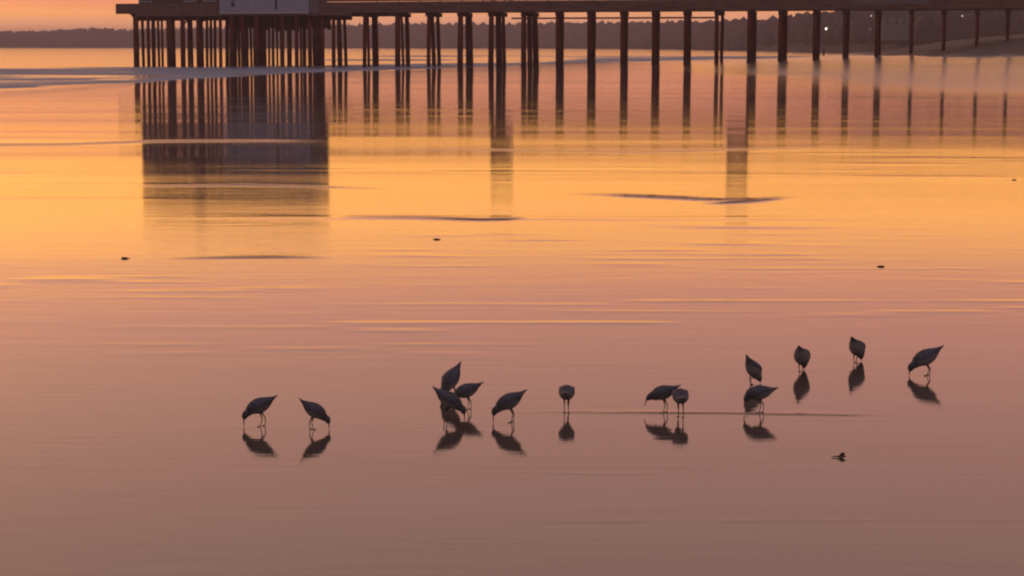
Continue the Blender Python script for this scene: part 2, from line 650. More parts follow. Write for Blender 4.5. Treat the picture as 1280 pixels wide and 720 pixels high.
# sea, with the low broken surf that runs up to the sand
def surf_limits(X):
    yw = y_water(X)
    far = np.interp(X, [-150, -56, -34, -10, 0, 12, 40], [150, 192, 215, 240, 250, 300, 400])
    return yw, far


def foam_amount(X, Y):
    yw, far = surf_limits(X)
    s = (Y - yw) / np.maximum(far - yw, 5)
    band = sstep(-0.1, 0.02, s) * (1 - sstep(0.75, 1.1, s))
    f = band * (0.80 + 0.36 * vnoise(X / 40, s * 6 + X / 70, 31) + 0.55 * vnoise(X / 16, Y / 6, 32))
    edge = np.exp(-((Y - yw - 3) / 4.0) ** 2) * 0.5
    f = f + edge * band
    # broken patches farther out, in front of the low shore
    X0 = np.abs(X - 20)
    out = sstep(250, 300, Y) * (1 - sstep(430, 520, Y)) * (1 - sstep(40, 75, X0))
    f = f + out * (0.30 + 0.7 * vnoise(X / 22, Y / 34, 33))
    return np.clip(f, 0, 1)


def sea_z(X, Y):
    yw, far = surf_limits(X)
    s = (Y - yw) / np.maximum(far - yw, 5)
    band = sstep(0.02, 0.2, s) * (1 - sstep(0.8, 1.15, s))
    z = SEA_Z + band * 0.10 * (0.5 + vnoise(X / 45 + Y / 200, s * 7, 35))
    z = z + band * 0.035 * vnoise(X / 26 + Y / 50, Y / 6.5, 37) + band * 0.012 * vnoise(X / 8, Y / 2.4, 38)
    swell = 0.05 * np.sin(Y / 6.0 + 2.2 * vnoise(X / 70, Y / 90, 36)) * sstep(170, 230, Y) * (1 - sstep(500, 900, Y))
    return z + swell


vr2 = np.arange(125, 58.6, -0.22)
rows2 = np.array([ground(640, v).y for v in vr2])
rows2 = np.concatenate([[40, 55, 66, 74], rows2[rows2 > 78], [4200, 5200]])
fan('sea', rows2, lambda y: 0.6 * np.abs(y) + 120, 240, sea_z, M['sea'], attr=('foam', foam_amount))

# ------------------------------------------------------------------ far shore
SU = [-2600, -900, -300, 0, 400, 700, 800, 880, 1000, 1130, 1300, 1600, 2600]
SD = [2300, 2050, 2000, 2000, 1850, 1600, 1350, 1050, 680, 520, 470, 430, 420]


def shore_d(u):
    return float(np.interp(u, SU, SD))


TU = [-2600, -900, -60, 60, 95, 130, 150, 175, 400, 520, 640, 740, 870, 930, 975, 1010, 1060, 1150, 1300, 2600]
TV = [41, 40, 38.8, 39.0, 36.4, 35.6, 36.6, 37.0, 31.5, 30.2, 29.6, 28.6, 27.0, 24.5, 20, 12, 6, -4, -8, -10]


def top_z(u, d):
    return EYE + (HOR - float(np.interp(u, TU, TV))) * d / F


vs, fs = [], []
us = list(range(-2600, 2601, 20))
PROF = [(-25, -1.0), (0, -0.1), (12, 0.9), (40, 3.0), (90, 5.2), (200, 6.5), (420, 7.0), (700, 6.0)]


def hill_z(u, k):
    s = 1.0 if u < 850 else 1.0
    return float(np.interp(k, [p[0] for p in PROF], [p[1] for p in PROF])) * s


for u in us:
    d = shore_d(u)
    for k, z in PROF:
        Yk = d + k
        n = 0.5 * float(vnoise(u / 37.0, k / 30.0, 41)) if k > 5 else 0
        vs.append(((u - 640) / F * Yk, Yk, z + n))
n = len(PROF)
for i in range(len(us) - 1):
    for j in range(n - 1):
        fs.append((i * n + j, (i + 1) * n + j, (i + 1) * n + j + 1, i * n + j + 1))
hl = mesh_obj('headland', vs, fs, M['dune'], smooth=True)
tag(hl, 'low headland across the bay', 'headland', kind='structure')

# the woods on it read as one mass
wood = MB()
iv, ifc = ico_data()


def crown(x, y, z, r, h):
    ph = random.uniform(0, 6)
    ca, sa = math.cos(ph), math.sin(ph)
    sd = random.randint(0, 9999)
    pts = np.array([tuple(p) for p in iv])
    k = 1 + 0.28 * vnoise(pts[:, 0] * 2.3 + sd, pts[:, 1] * 2.3 + pts[:, 2] * 1.7, 51)
    P = pts * k[:, None]
    wood.add([(x + (p[0] * ca - p[1] * sa) * r, y + (p[0] * sa + p[1] * ca) * r, z + p[2] * h) for p in P], ifc)


u = -1500.0
while u < 1900:
    d0 = shore_d(u)
    tz = top_z(u, d0 + 60)
    inframe = 1 if -100 < u < 1400 else 0
    for row in range(4):
        back = [6, 24, 50, 85][row] + random.uniform(-5, 5)
        if u > 940:
            back += 34
        d = d0 + back
        gz = hill_z(u, back)
        t = (row + 1) / 4
        z_t = gz + (tz - gz) * (0.45 + 0.55 * t) * random.uniform(0.97, 1.015)
        if z_t < gz + 1.0:
            z_t = gz + 1.0
        hh = max((z_t - gz) * 0.62, 0.8)
        rr = random.uniform(3.5, 6.5) * (1.0 if d > 900 else 0.62)
        x = (u + random.uniform(-3, 3) - 640) / F * d
        crown(x, d, z_t - hh, rr, hh)
    u += (2.6 if d0 > 900 else 7.0) * (1 if inframe else 4)
wo = wood.build('far_wood', M['foliage'], smooth=True)
tag(wo, 'dark line of trees along the shore beyond the pier', 'woods', kind='stuff')


# a pale cottage among the trees of the near end of the shore
def cottage(u0, u1, v_top, v_bot, d, label):
    a = at(u0, v_bot, d)
    b = at(u1, v_top, d)
    w = b.x - a.x
    h = b.z - a.z
    root = empty('cottage', ((a.x + b.x) / 2, d, a.z))
    tag(root, label, 'house')
    MB().box(-w / 2, w / 2, 0, 7, -3.2, h).build('wall', M['house'], root)
    rf = MB()
    e = 0.35
    vs_ = [(-w / 2 - e, -e, h), (w / 2 + e, -e, h), (w / 2 + e, 7 + e, h), (-w / 2 - e, 7 + e, h), (-w / 2 - e, 3.5, h + 2.4), (w / 2 + e, 3.5, h + 2.4)]
    rf.add(vs_, [(0, 1, 5, 4), (2, 3, 4, 5), (1, 2, 5), (3, 0, 4), (3, 2, 1, 0)])
    r_ = rf.build('roof', M['roof'], root)
    MB().box(w * 0.2, w * 0.2 + 0.7, 3.8, 4.5, h + 1.2, h + 3.2).build('chimney', M['dark_wall'], r_)
    for k in (-0.3, 0.05, 0.33):
        f = MB()
        x0, x1 = w * k - 0.55, w * k + 0.55
        f.box(x0 - .1, x1 + .1, -0.06, -0.003, h * 0.35 - .1, h * 0.35)
        f.box(x0 - .1, x1 + .1, -0.06, -0.003, h * 0.8, h * 0.8 + .1)
        f.box(x0 - .1, x0, -0.06, -0.003, h * 0.35, h * 0.8)
        f.box(x1, x1 + .1, -0.06, -0.003, h * 0.35, h * 0.8)
        wf = f.build('window', M['trim'], root)
        MB().box(x0, x1, -0.03, -0.004, h * 0.35, h * 0.8).build('pane', M['glass'], wf)
    return root


cottage(1103, 1136, 21, 36, 545, 'pale grey cottage among dark trees on the shore behind the pier')


def street_lamp(u, v, d, label, r=0.35):
    p = at(u, v, d)
    k = d - shore_d(u)
    gz = hill_z(u, k)
    root = empty('street_lamp', (p.x, p.y, gz - 0.4))
    tag(root, label, 'street lamp', 'lit lamps on the far shore')
    H = p.z - root.location.z
    mb = MB()
    mb.tube([(0, 0, 0), (0, 0, 0.5), (0, 0, H - r)], [0.14, 0.09, 0.06], 8)
    mb.tube([(0, 0, H - r - .05), (0, 0, H - r + .06)], [0.16, 0.16], 8)
    mb.build('pole', M['metal'], root)
    g = MB()
    g.add([(q.x * r, q.y * r, H + q.z * r) for q in iv], ifc)
    g.build('lamp_globe', M['lamp' if LAMP == 'bright' else 'lamp_faint'], root, True)


street_lamp(1033, 36, 680, 'brightest lit lamp on the shore, between two piles where the trees begin', 0.42)
LAMP = 'faint'
street_lamp(768, 39, 1450, 'faint lit lamp low on the dark far shore behind the middle of the pier', 0.50)
street_lamp(1089, 20, 560, 'lit lamp just under the pier deck beside the pale cottage', 0.22)
street_lamp(1203, 20, 520, 'small lit lamp high in the trees above the sand bank', 0.22)
street_lamp(1088, 36, 552, 'dim lamp below another, by the lower corner of the pale cottage', 0.10)

# ------------------------------------------------------------------ the pier
UA, UB = 146.0, 1500.0
YA = 210.5


def pier_front_Y(u):
    return 210.0 + (u - 165) * (180.0 - 210.0) / (1280 - 165)


PA = at(UA, HOR, pier_front_Y(UA))
PB = at(1280, HOR, pier_front_Y(1280))
PA.z = PB.z = 0
PT = (PB - PA).normalized()
PN = Vector((-PT.y, PT.x, 0))         # away from the camera
PROT = math.atan2(PT.y, PT.x)


def ps(u, off=0.0):
    """distance along the pier where column u meets the line lying off metres behind its front"""
    k = (u - 640) / F * CT           # X = k * Y
    o = PA + PN * off
    # o.x + s*T.x = k*(o.y + s*T.y)
    return (k * o.y - o.x) / (PT.x - k * PT.y)


def pz(v, u):
    return at(u, v, pier_front_Y(u)).z


DB, DT, PARA = 5.60, 6.70, 7.42         # deck underside, deck top, parapet top
pier = empty('pier', PA, PROT)
tag(pier, 'long dark timber pier on rows of piles crossing the top of the beach', 'pier')
S_B0, S_B1 = ps(172), ps(395)          # building
S_END = ps(UB)
W = 7.0
# deck: left platform with the building is wider
d = MB()
d.box(ps(146), ps(440), 0.0, 14.0, DT - 0.16, DT)
d.box(ps(440) + 0.004, S_END, 0.0, W, DT - 0.16, DT)
d.build('deck', M['deck'], pier)
# front fascia planks (outer skirt of deck) and stringers
f = MB()
f.box(ps(146), ps(172), -0.06, 0.18, DB, DT - 0.165)
f.box(ps(172) + .004, ps(440), -0.06, 0.18, DB - 0.28, DT - 0.165)
x = ps(440) + .01
while x < S_END:
    x2 = min(x + 3.55, S_END)
    f.box(x, x2 - 0.012, -0.06, 0.16, DB + random.uniform(-0.015, 0.015), DT - 0.165)
    x = x2
f.build('fascia', M['plank'], pier)
st = MB()
for off in (2.2, 4.4, 6.6):
    st.box(ps(176), S_END - 0.2, off, off + 0.3, DB + 0.02, DT - 0.17)
for off in (9.0, 11.4, 13.5):
    st.box(ps(176), ps(436), off, off + 0.3, DB - 0.2, DT - 0.17)
st.build('stringer', M['beam'], pier)
# parapet: close boards with a cap rail
pr = MB()
x = ps(398)
while x < S_END:
    x2 = x + 0.32
    pr.box(x, x2 - 0.008, 0.02, 0.06, DT + 0.05, PARA - 0.06 + random.uniform(-.004, .004))
    x = x2
pr.build('parapet', M['plank'], pier)
MB().box(ps(397), S_END, -0.05, 0.16, PARA - 0.055, PARA).build('cap_rail', M['beam'], pier)
pb = MB()
x = ps(440)
while x < S_END:
    pb.box(x, x + .1, W - .15, W - .05, DT, PARA)
    x += 2.4
pb.box(ps(440), S_END, W - .16, W - .04, PARA, PARA + .06)
pb.box(ps(440), S_END, W - .12, W - .08, DT + .35, DT + .42)
pb.build('back_rail', M['beam'], pier)
pn = MB().box(ps(1066), ps(1160), -0.13, -0.065, DB + 0.45, PARA + 0.25).build('side_panel', M['mauve_wall'], pier)
tag(pn, 'mauve boarded panel')
# bracket under the overhanging end
MB().add([(ps(163), 0.0, DB), (ps(173), 0.0, DB), (ps(173), 0.0, DB - 0.75), (ps(168.5), 0.0, DB - 0.55),
          (ps(163), 0.5, DB), (ps(173), 0.5, DB), (ps(173), 0.5, DB - 0.75), (ps(168.5), 0.5, DB - 0.55)],
         [(0, 3, 2, 1), (4, 5, 6, 7), (0, 1, 5, 4), (1, 2, 6, 5), (2, 3, 7, 6), (3, 0, 4, 7)]).build('bracket', M['beam'], pier)


def pile(u, off, wpx, lean=0.0, top=DB - 0.05):
    s = ps(u, off)
    p = PA + PT * s + PN * off
    gz = float(sand_height(np.array([p.x]), np.array([p.y]))[0])
    r = wpx * 1.2 / 2 * p.y / F
    seg = 9
    mb = MB()
    s_t = s + lean
    k = random.uniform(0.90, 1.0)
    mb.tube([(s, off, gz - 0.9), (s + lean * .15, off, gz + 1.0), (s + lean * .6, off, 3.5), (s_t, off, top)],
            [r * 1.08, r * 1.04, r, r * 0.95], seg)
    return mb.build('pile', M['pile'], pier, True)


# the crowded piles under the building: (column, metres behind the front, width)
for u, off, w in [(170.5, 0.35, 6.0), (179, 4.0, 3.2), (185.5, 0.5, 3.6), (192, 2.0, 4.2), (198.5, 9.0, 2.8), (203, 12.5, 2.6),
                  (211.5, 0.4, 5.0), (217, 4.2, 4.4), (228.5, 0.5, 5.2), (236, 9.0, 3.2), (240, 12.5, 2.8), (248, 0.5, 4.6),
                  (252.5, 3.0, 4.0), (258.5, 9.2, 3.0), (263.5, 12.6, 3.0), (268.5, 4.0, 3.2), (275.5, 0.5, 3.6), (283.5, 9.0, 4.0),
                  (289, 0.4, 4.6), (293.5, 4.2, 4.2), (304, 0.5, 4.4), (308.5, 3.2, 3.8), (314, 9.0, 2.6), (322, 0.5, 4.6),
                  (326, 9.0, 4.4), (330, 3.8, 4.0), (336, 9.0, 2.4), (342, 12.5, 2.2), (346.5, 9.2, 2.2), (353, 0.5, 4.0),
                  (361.5, 3.8, 5.0), (371, 0.5, 3.8), (376, 12.6, 2.6), (381, 9.2, 2.8), (387.5, 0.5, 4.4), (396.5, 3.8, 4.2), (403.5, 0.5, 3.4)]:
    pile(u, off, w, random.uniform(-.12, .12))
for i_ in range(12):
    pile(286 + i_ * 10.6 + random.uniform(-3, 3), random.choice((9.3, 12.7)), random.uniform(2.4, 3.4), random.uniform(-.1, .1))
bents = []
for us_ in [((416.8, 4.0), (425, 5.0), (432.5, 3.4)), ((455.5, 4.0), (461, 2.8), (469.5, 6.6)), ((497, 5.6), (504, 2.8), (510, 4.6)),
            ((535.5, 4.0), (542.5, 4.2), (549, 3.8)), ((575, 5.8), (587, 7.6)), ((613.5, 5.6), (624, 6.6), (630.5, 3.6)),
            ((654.5, 5.6), (662.5, 5.2), (670, 6.2)), ((697.5, 4.8), (701.5, 5.0)), ((737, 5.0), (741, 5.6)), ((778, 4.6), (782, 4.6)),
            ((817.5, 4.8), (821.5, 4.8)), ((857, 4.4), (861, 4.4)), ((895.8, 4.4), (902, 3.4)), ((937, 5.6), (942, 5.6)), ((975.5, 5.2), (980.5, 5.4)),
            ((1018.5, 4.6), (1022, 4.4)), ((1055.5, 3.8), (1058.5, 4.2)), ((1095.5, 4.0), (1098.5, 4.2)), ((1138.5, 3.1),), ((1179, 2.9),),
            ((1220.5, 2.8),), ((1258.5, 2.8),), ((1300, 3.8),), ((1341, 3.8),)]:
    m_ = len(us_)
    offs = {3: (0.5, 3.4, 6.3), 2: (0.5, 6.0), 1: (0.6,)}[m_]
    lean_sgn = -1 if us_[0][0] < 690 else 0.3
    for (u, w), off in zip(us_, offs):
        pile(u, off, w, random.uniform(0.05, 0.25) * lean_sgn * (1 if off > 3 else -0.4))
    if m_ == 1:
        pile(us_[0][0] + 1.0, 5.8, us_[0][1])
    # cap beam across the bent
    u0, u1 = us_[0][0], us_[-1][0]
    MB().beam((ps(u0, 0.5), 0.22, DB - 0.22), (ps(u1, 6.2), 6.6, DB - 0.22), 0.42, 0.40).build('cap_beam', M['beam'], pier)
# ledger pipe slung under the deck; boards added as shade under the building
MB().tube([(ps(636), 0.9, pz(23, 640)), (ps(760), 0.9, pz(22.6, 760)), (ps(892), 0.9, pz(22.0, 890))], [0.085, 0.085, 0.085], 8).build('service_pipe', M['pile'], pier, True)
sc_ = MB()
x = ps(284, 8)
while x < ps(410, 8):
    x2 = x + 0.42
    if random.random() > 0.10:
        sc_.box(x, x2 - 0.03, 8.0, 8.06, random.uniform(3.7, 4.2), DB - 0.25)
    x = x2
sc_.build('shade_screen', M['beam'], pier)
cb = MB()
for u_ in (212, 231, 250):
    s_ = ps(u_, 8)
    cb.beam((s_, 8, 4.7), (s_ + 1.3, 8, DB - .3), 0.12, 0.16)
cb.beam((ps(176, 3), 3.0, DB - 0.30), (ps(440, 3), 3.0, DB - 0.30), 0.3, 0.42)
cb.beam((ps(176, 9), 9.0, DB - 0.42), (ps(440, 9), 9.0, DB - 0.42), 0.3, 0.42)
cb.build('brace', M['beam'], pier)

# ---- building at the seaward end of the pier
BX0, BX1 = ps(172), ps(387)
G0, G1 = ps(276.5), ps(387.5)
bld = empty('pier_building', PA + Vector((0, 0, DT)), PROT)
tag(bld, 'two storey building on the seaward end of the pier with a grey boarded front', 'building')
HB = 7.4
wl_ = MB()
wl_.box(BX0, BX1, 0.45, 4.6, 0.004, HB)
wl_.build('wall', M['dark_wall'], bld)
rf = MB()
rf.add([(BX0 - .3, 0.05, HB + .01), (BX1 + .3, 0.05, HB + .01), (BX1 + .3, 5.0, HB + .01), (BX0 - .3, 5.0, HB + .01), (BX0 + 1.2, 2.5, HB + 1.5), (BX1 - 1.2, 2.5, HB + 1.5)],
       [(0, 1, 5, 4), (2, 3, 4, 5), (1, 2, 5), (3, 0, 4), (3, 2, 1, 0)])
r_ = rf.build('roof', M['roof'], bld)
MB().box(BX0 + 5, BX0 + 6, 2.9, 3.7, HB + .8, HB + 2.4).build('chimney', M['dark_wall'], r_)
gp = MB()
GZ0 = pz(15.2, 330) - DT
gp.box(G0, G1, -0.22, -0.09, GZ0, 2.9)
grey = gp.build('front_panel', M['grey_wall'], bld)
tag(grey, 'grey painted front panel')
tm = MB()
tm.box(G0 - .05, G1 + .05, -0.27, -0.085, GZ0 - 0.17, GZ0 - .002)
tm.build('panel_trim', M['trim'], grey)
jt = MB()
jt.box(ps(345.6), ps(348.4), -0.235, -0.222, GZ0 + 0.25, 2.88)
jt.build('panel_joint', M['roof'], grey)
lt = MB()
q = ps(293.5)
lt.box(q - .16, q + .16, -0.40, -0.222, GZ0 + .62, GZ0 + .95)
lt.box(q - .05, q + .05, -0.30, -0.222, GZ0 + .95, GZ0 + 1.35)
lt.build('wall_lantern', M['metal'], grey)
MB().box(G1 + .06, ps(399), -0.12, 0.43, GZ0 - .1, HB - .2).build('corner_pier', M['mauve_wall'], bld)
for uw in (181, 236.5, 261):
    wz = 0.25
    c0 = ps(uw)
    fr = MB()
    fr.box(c0 - .75, c0 + .75, 0.38, 0.447, wz - .1, wz)
    fr.box(c0 - .75, c0 + .75, 0.38, 0.447, wz + 1.5, wz + 1.6)
    fr.box(c0 - .75, c0 - .65, 0.38, 0.447, wz, wz + 1.5)
    fr.box(c0 + .65, c0 + .75, 0.38, 0.447, wz, wz + 1.5)
    wf = fr.build('window', M['trim'], bld)
    MB().box(c0 - .65, c0 + .65, 0.41, 0.446, wz, wz + 1.5).build('pane', M['glass'], wf)
for uw in (190, 225, 260, 300, 340, 375):
    wz = 3.4
    c0 = ps(uw)
    fr = MB()
    fr.box(c0 - .65, c0 + .65, 0.38, 0.447, wz - .1, wz)
    fr.box(c0 - .65, c0 + .65, 0.38, 0.447, wz + 1.3, wz + 1.4)
    fr.box(c0 - .65, c0 - .55, 0.38, 0.447, wz, wz + 1.3)
    fr.box(c0 + .55, c0 + .65, 0.38, 0.447, wz, wz + 1.3)
    wf = fr.build('window', M['trim'], bld)
    MB().box(c0 - .55, c0 + .55, 0.41, 0.446, wz, wz + 1.3).build('pane', M['glass'], wf)


# ---- towers standing on the deck; above the frame, mirrored in the sand
def tower(u0, u1, hsolid, htop, label):
    a, b = ps(u0), ps(u1)
    root = empty('lookout_tower', PA + Vector((0, 0, DT)) + PT * ((a + b) / 2), PROT)
    tag(root, label, 'tower', 'lookout towers on the pier deck')
    w = (b - a) / 2
    for sx in (-1, 1):
        for y in (0.15, 1.0):
            MB().box(sx * w - .07, sx * w + .07, y - .07, y + .07, 0.004, htop).build('post', M['pile'], root)
    bd = MB()
    z = 0.25
    while z < hsolid:
        bd.box(-w + .075, w - .075, 0.10 + .012 * math.sin(z * 9), 0.14 + .012 * math.sin(z * 9), z, z + .20)
        z += .23
    bd.build('boarding', M['pile'], root)
    br = MB()
    z = hsolid + .2
    while z < htop - .8:
        for y in (0.15, 1.0):
            br.beam((-w, y, z), (w, y, z + 1.1), .07, .1)
            br.beam((-w, y + .08, z + 1.1), (w, y + .08, z), .07, .1)
        z += 1.25
    br.build('cross_brace', M['beam'], root)
    MB().box(-w - .2, w + .2, -0.1, 1.25, htop + .002, htop + .14).build('platform', M['deck'], root)


tower(614, 636, 4.3, 4.9, 'dark tower boarded nearly to its platform, standing on the pier deck mid way along')
tower(911, 933, 4.4, 4.9, 'boarded tower on the pier deck nearer the beach, mirrored as a brown column')

# a short post in the shallows beyond the pier
pp = at(1030, 62, 300)
sp = MB()
zz = float(sand_height(np.array([pp.x]), np.array([pp.y]))[0])
sp.tube([(0, 0, zz - .5), (0, 0, 0.9), (0.02, 0, 1.75), (0.02, 0, 1.85)], [0.17, 0.16, 0.14, 0.10], 9)
po = sp.build('mooring_post', M['pile'], None, True)
po.location = (pp.x, pp.y, 0)
tag(po, 'short dark post in the shallows seen behind the pier below the brightest lamp', 'post')

# ------------------------------------------------------------------ birds
BODY = [  # forward, height, half width, half height   (feet at 0, standing on z=0)
    (-0.078, 0.1790, 0.0065, 0.0022),
    (-0.063, 0.1695, 0.0135, 0.0066),
    (-0.045, 0.1580, 0.0220, 0.0155),
    (-0.024, 0.1450, 0.0340, 0.0295),
    (0.000, 0.1325, 0.0425, 0.0395),
    (0.024, 0.1225, 0.0460, 0.0430),
    (0.046, 0.1140, 0.0415, 0.0390),
    (0.064, 0.1030, 0.0340, 0.0320),
]


def wader(u, v, heading, label, scale=1.0, pitch=0.0, head='down', legs=1.0, turn=0.0, stride=0.012):
    """heading in degrees: 0 walks to the right of the photo, 180 to the left, 90 away from the camera"""
    g = ground(u, v)
    gz = float((sand_height(np.array([g.x]), np.array([g.y])) + sand_relief(np.array([g.x]), np.array([g.y])))[0])
    root = empty('sandpiper', (g.x, g.y, gz), R(heading))
    scale *= 1.07
    legs *= 0.90
    root.scale = (scale,) * 3
    tag(root, label, 'shorebird', 'small shorebirds feeding on the wet sand')
    hip = np.array([0.010, 0.112])
    c, s = math.cos(R(pitch)), math.sin(R(pitch))
    dz = 0.085 * (legs - 1)

    def rot(x, z):       # pitch > 0 lifts the tail
        q = np.array([x, z]) - hip
        return hip[0] + q[0] * c + q[1] * s, hip[1] - q[0] * s + q[1] * c + dz
    pts = []
    for x, z, a, b_ in BODY:
        xx, zz_ = rot(x, z)
        pts.append((xx, 0.0, zz_, a, b_))
    bx, bz = pts[-1][0], pts[-1][2]
    if head == 'down':
        hz = min(0.056, bz - 0.036)
        hx = bx + 0.031
        rest = [(bx + 0.016, bz - 0.016, 0.0225, 0.0215), (hx, hz + 0.010, 0.0200, 0.0190), (hx + 0.006, hz - 0.006, 0.0150, 0.0145), (hx + 0.0085, hz - 0.0165, 0.0060, 0.0060)]
        tip = (hx + 0.010, 0.002)
    elif head == 'mid':
        rest = [(bx + 0.015, bz - 0.004, 0.0260, 0.0250), (bx + 0.030, bz - 0.012, 0.0205, 0.0195), (bx + 0.041, bz - 0.021, 0.0135, 0.0130), (bx + 0.047, bz - 0.029, 0.0060, 0.0060)]
        tip = (bx + 0.060, bz - 0.064)
    else:  # tucked low and forward
        rest = [(bx + 0.012, bz - 0.012, 0.0260, 0.0240), (bx + 0.022, bz - 0.024, 0.0200, 0.0190), (bx + 0.029, bz - 0.037, 0.0130, 0.0125), (bx + 0.032, bz - 0.046, 0.0060, 0.0060)]
        tip = (bx + 0.036, max(bz - 0.085, 0.002))
    neck_i = len(pts)
    for i, (x, z, a, b_) in enumerate(rest):
        pts.append((x, turn * (0.3 + 0.35 * i) * 0.02, z, a, b_))
    full = catmull(pts, 3)
    mb = MB()
    mb.tube([(p[0], p[1], p[2]) for p in full], [(max(p[3], .001), max(p[4], .001)) for p in full], 14)
    body = mb.build('body', M['bird_body'], root, True)
    # bill
    e = pts[-1]
    mid = (e[0] * .45 + tip[0] * .55 + 0.0015, e[1], e[2] * .45 + tip[1] * .55)
    MB().tube([(e[0], e[1], e[2] + .002), mid, (tip[0], e[1], tip[1])], [0.0042, 0.0030, 0.0016], 7).build('bill', M['bird_bill'], root, True)
    # eyes
    hd = pts[-3]
    for sgn in (-1, 1):
        ey = MB()
        ey.add([(hd[0] + .004 + q.x * .0024, hd[1] + sgn * hd[3] * 0.93 + q.y * .0024, hd[2] - .002 + q.z * .0024) for q in iv], ifc)
        ey.build('eye', M['eye'], root, True)
    # folded wings: a shell over the flank running out past the tail base
    for sgn in (-1, 1):
        w = MB()
        wp = []
        for (x, z, yo, a, b_) in [(0.058, 0.116, 0.027, 0.007, 0.012), (0.040, 0.126, 0.0350, 0.0095, 0.0240), (0.010, 0.137, 0.0330, 0.0095, 0.0255),
                                  (-0.022, 0.151, 0.0220, 0.0080, 0.0180), (-0.048, 0.164, 0.0115, 0.0055, 0.0085), (-0.070, 0.1755, 0.0045, 0.0028, 0.0035), (-0.082, 0.1825, 0.0022, 0.0014, 0.0014)]:
            xx, zz_ = rot(x, z)
            wp.append((xx, sgn * yo, zz_, a, b_))
        wf = catmull(wp, 2)
        w.tube([(p[0], p[1], p[2]) for p in wf], [(max(p[3], .001), max(p[4], .001)) for p in wf], 10)
        w.build('wing', M['bird_wing'], root, True)
    # legs: feathered thigh, ankle bent backwards, shank and three toes
    for sgn in (-1, 1):
        st_ = stride * sgn
        L = MB()
        kz = 0.048 * legs
        top_z_ = hip[1] - 0.020 + dz
        L.tube([(0.012, sgn * .013, top_z_), (0.008 + st_ * .3, sgn * .0125, top_z_ - 0.014), (-0.004 + st_ * .6, sgn * .012, kz)], [0.0085, 0.0048, 0.0026], 7)
        L.tube([(-0.004 + st_ * .6, sgn * .012, kz + .002), (0.000 + st_ * .8, sgn * .0118, kz * .5), (0.003 + st_, sgn * .0115, 0.002)], [0.0030, 0.0022, 0.0024], 7)
        for a in (-28, 0, 28):
            L.tube([(0.003 + st_, sgn * .0115, 0.0026), (0.003 + st_ + .018 * math.cos(R(a)), sgn * .0115 + .018 * math.sin(R(a)), 0.0012)], [0.0020, 0.0010], 5)
        L.build('leg', M['bird_leg'], root, True)
    return root


wader(329, 533, 180, 'leftmost shorebird, facing left with its bill in the water and its tail raised', 1.0, 0, 'down', stride=.012)
wader(389, 537, 8, 'shorebird facing right with its bill down, second from the left edge', 0.93, 9, 'down', stride=-.010)
wader(568, 497, 218, 'steeply tilted shorebird at the back of the cluster of three', 1.05, 24, 'tuck', 0.95)
wader(587, 512, 186, 'shorebird half hidden behind the right facing one in the cluster of three', 0.95, -4, 'tuck')
wader(557, 525, -6, 'right facing shorebird in front of the cluster of three, head at the water', 1.02, 7, 'down', stride=.008)
wader(641, 528, 180, 'shorebird facing left just right of the cluster of three, tail held high', 1.03, 4, 'down', stride=.006)
wader(708, 517, 84, 'round shorebird seen from behind, standing alone at the start of the dark ripple line', 1.0, -20, 'tuck', stride=.004)
wader(832, 516, 176, 'flat backed shorebird facing left with its bill near the water beside a round one', 0.96, -6, 'mid', 1.02)
wader(851, 522, 95, 'round shorebird seen from behind, touching the flat backed one', 1.0, -24, 'tuck')
wader(938, 481, 40, 'steeply tilted shorebird standing directly behind another, tail to the upper left', 1.0, 26, 'tuck', 0.80)
wader(952, 516, 172, 'crouching shorebird facing left with a low tail, standing on the dark ripple line', 0.98, -14, 'tuck')
wader(1001, 465.5, 70, 'bluish shorebird seen from behind with its tail pointing straight up', 1.14, 10, 'tuck', 0.64)
wader(1069, 454, 58, 'brownish shorebird farthest up the beach, seen from behind with tail tilted left', 1.12, 12, 'tuck', 0.66)
wader(1161, 469.5, 180, 'rightmost shorebird, facing left with its tail raised', 1.17, 4, 'down', 0.80, stride=.010)


# ------------------------------------------------------------------ scraps on the sand
def scrap(name, u, v, wpx, label, cat, seed, long=1.6, h=0.45, twig=False):
    g = ground(u, v)
    gz = float(sand_relief(np.array([g.x]), np.array([g.y]))[0])
    r = wpx / 2 * g.y / F
    rd = random.Random(seed)
    mb = MB()
    if twig:
        mb.tube([(-r * 1.5, 0, .004), (-r * .7, .01, .006), (r * .1, 0, .007), (r * .9, -.02, .012)], [.002, .0035, .006, .004], 7)
        mb.tube([(0, 0, .006), (r * .25, -.03, .004), (r * .35, -.05, .003)], [.007, .006, .003], 7)
        mb.tube([(r * .1, 0.0, .010), (r * .5, .015, .018), (r, .01, .018)], [.009, .010, .004], 7)
    else:
        for k in range(5):
            cx, cy = rd.uniform(-.6, .6) * r, rd.uniform(-.4, .4) * r
            rr = r * rd.uniform(.35, .6)
            pts = np.array([tuple(p) for p in iv])
            kk = 1 + 0.35 * vnoise(pts[:, 0] * 2 + seed + k, pts[:, 1] * 2 + pts[:, 2] * 2, 61)
            P = pts * kk[:, None] * rr
            mb.add([(cx + p[0] * long * .7, cy + p[1], max(p[2] * h, -.004) + rr * h * .6) for p in P], ifc)
        for k in range(4):
            a = rd.uniform(0, 6.28)
            mb.tube([(0, 0, r * .3), (math.cos(a) * r * .8, math.sin(a) * r * .6, r * .25), (math.cos(a + .3) * r * 1.5, math.sin(a + .3) * r, .003)], [r * .16, r * .12, r * .05], 6)
    o = mb.build(name, M['weed'], None, True)
    o.location = (g.x, g.y, gz)
    tag(o, label, cat)
    return o


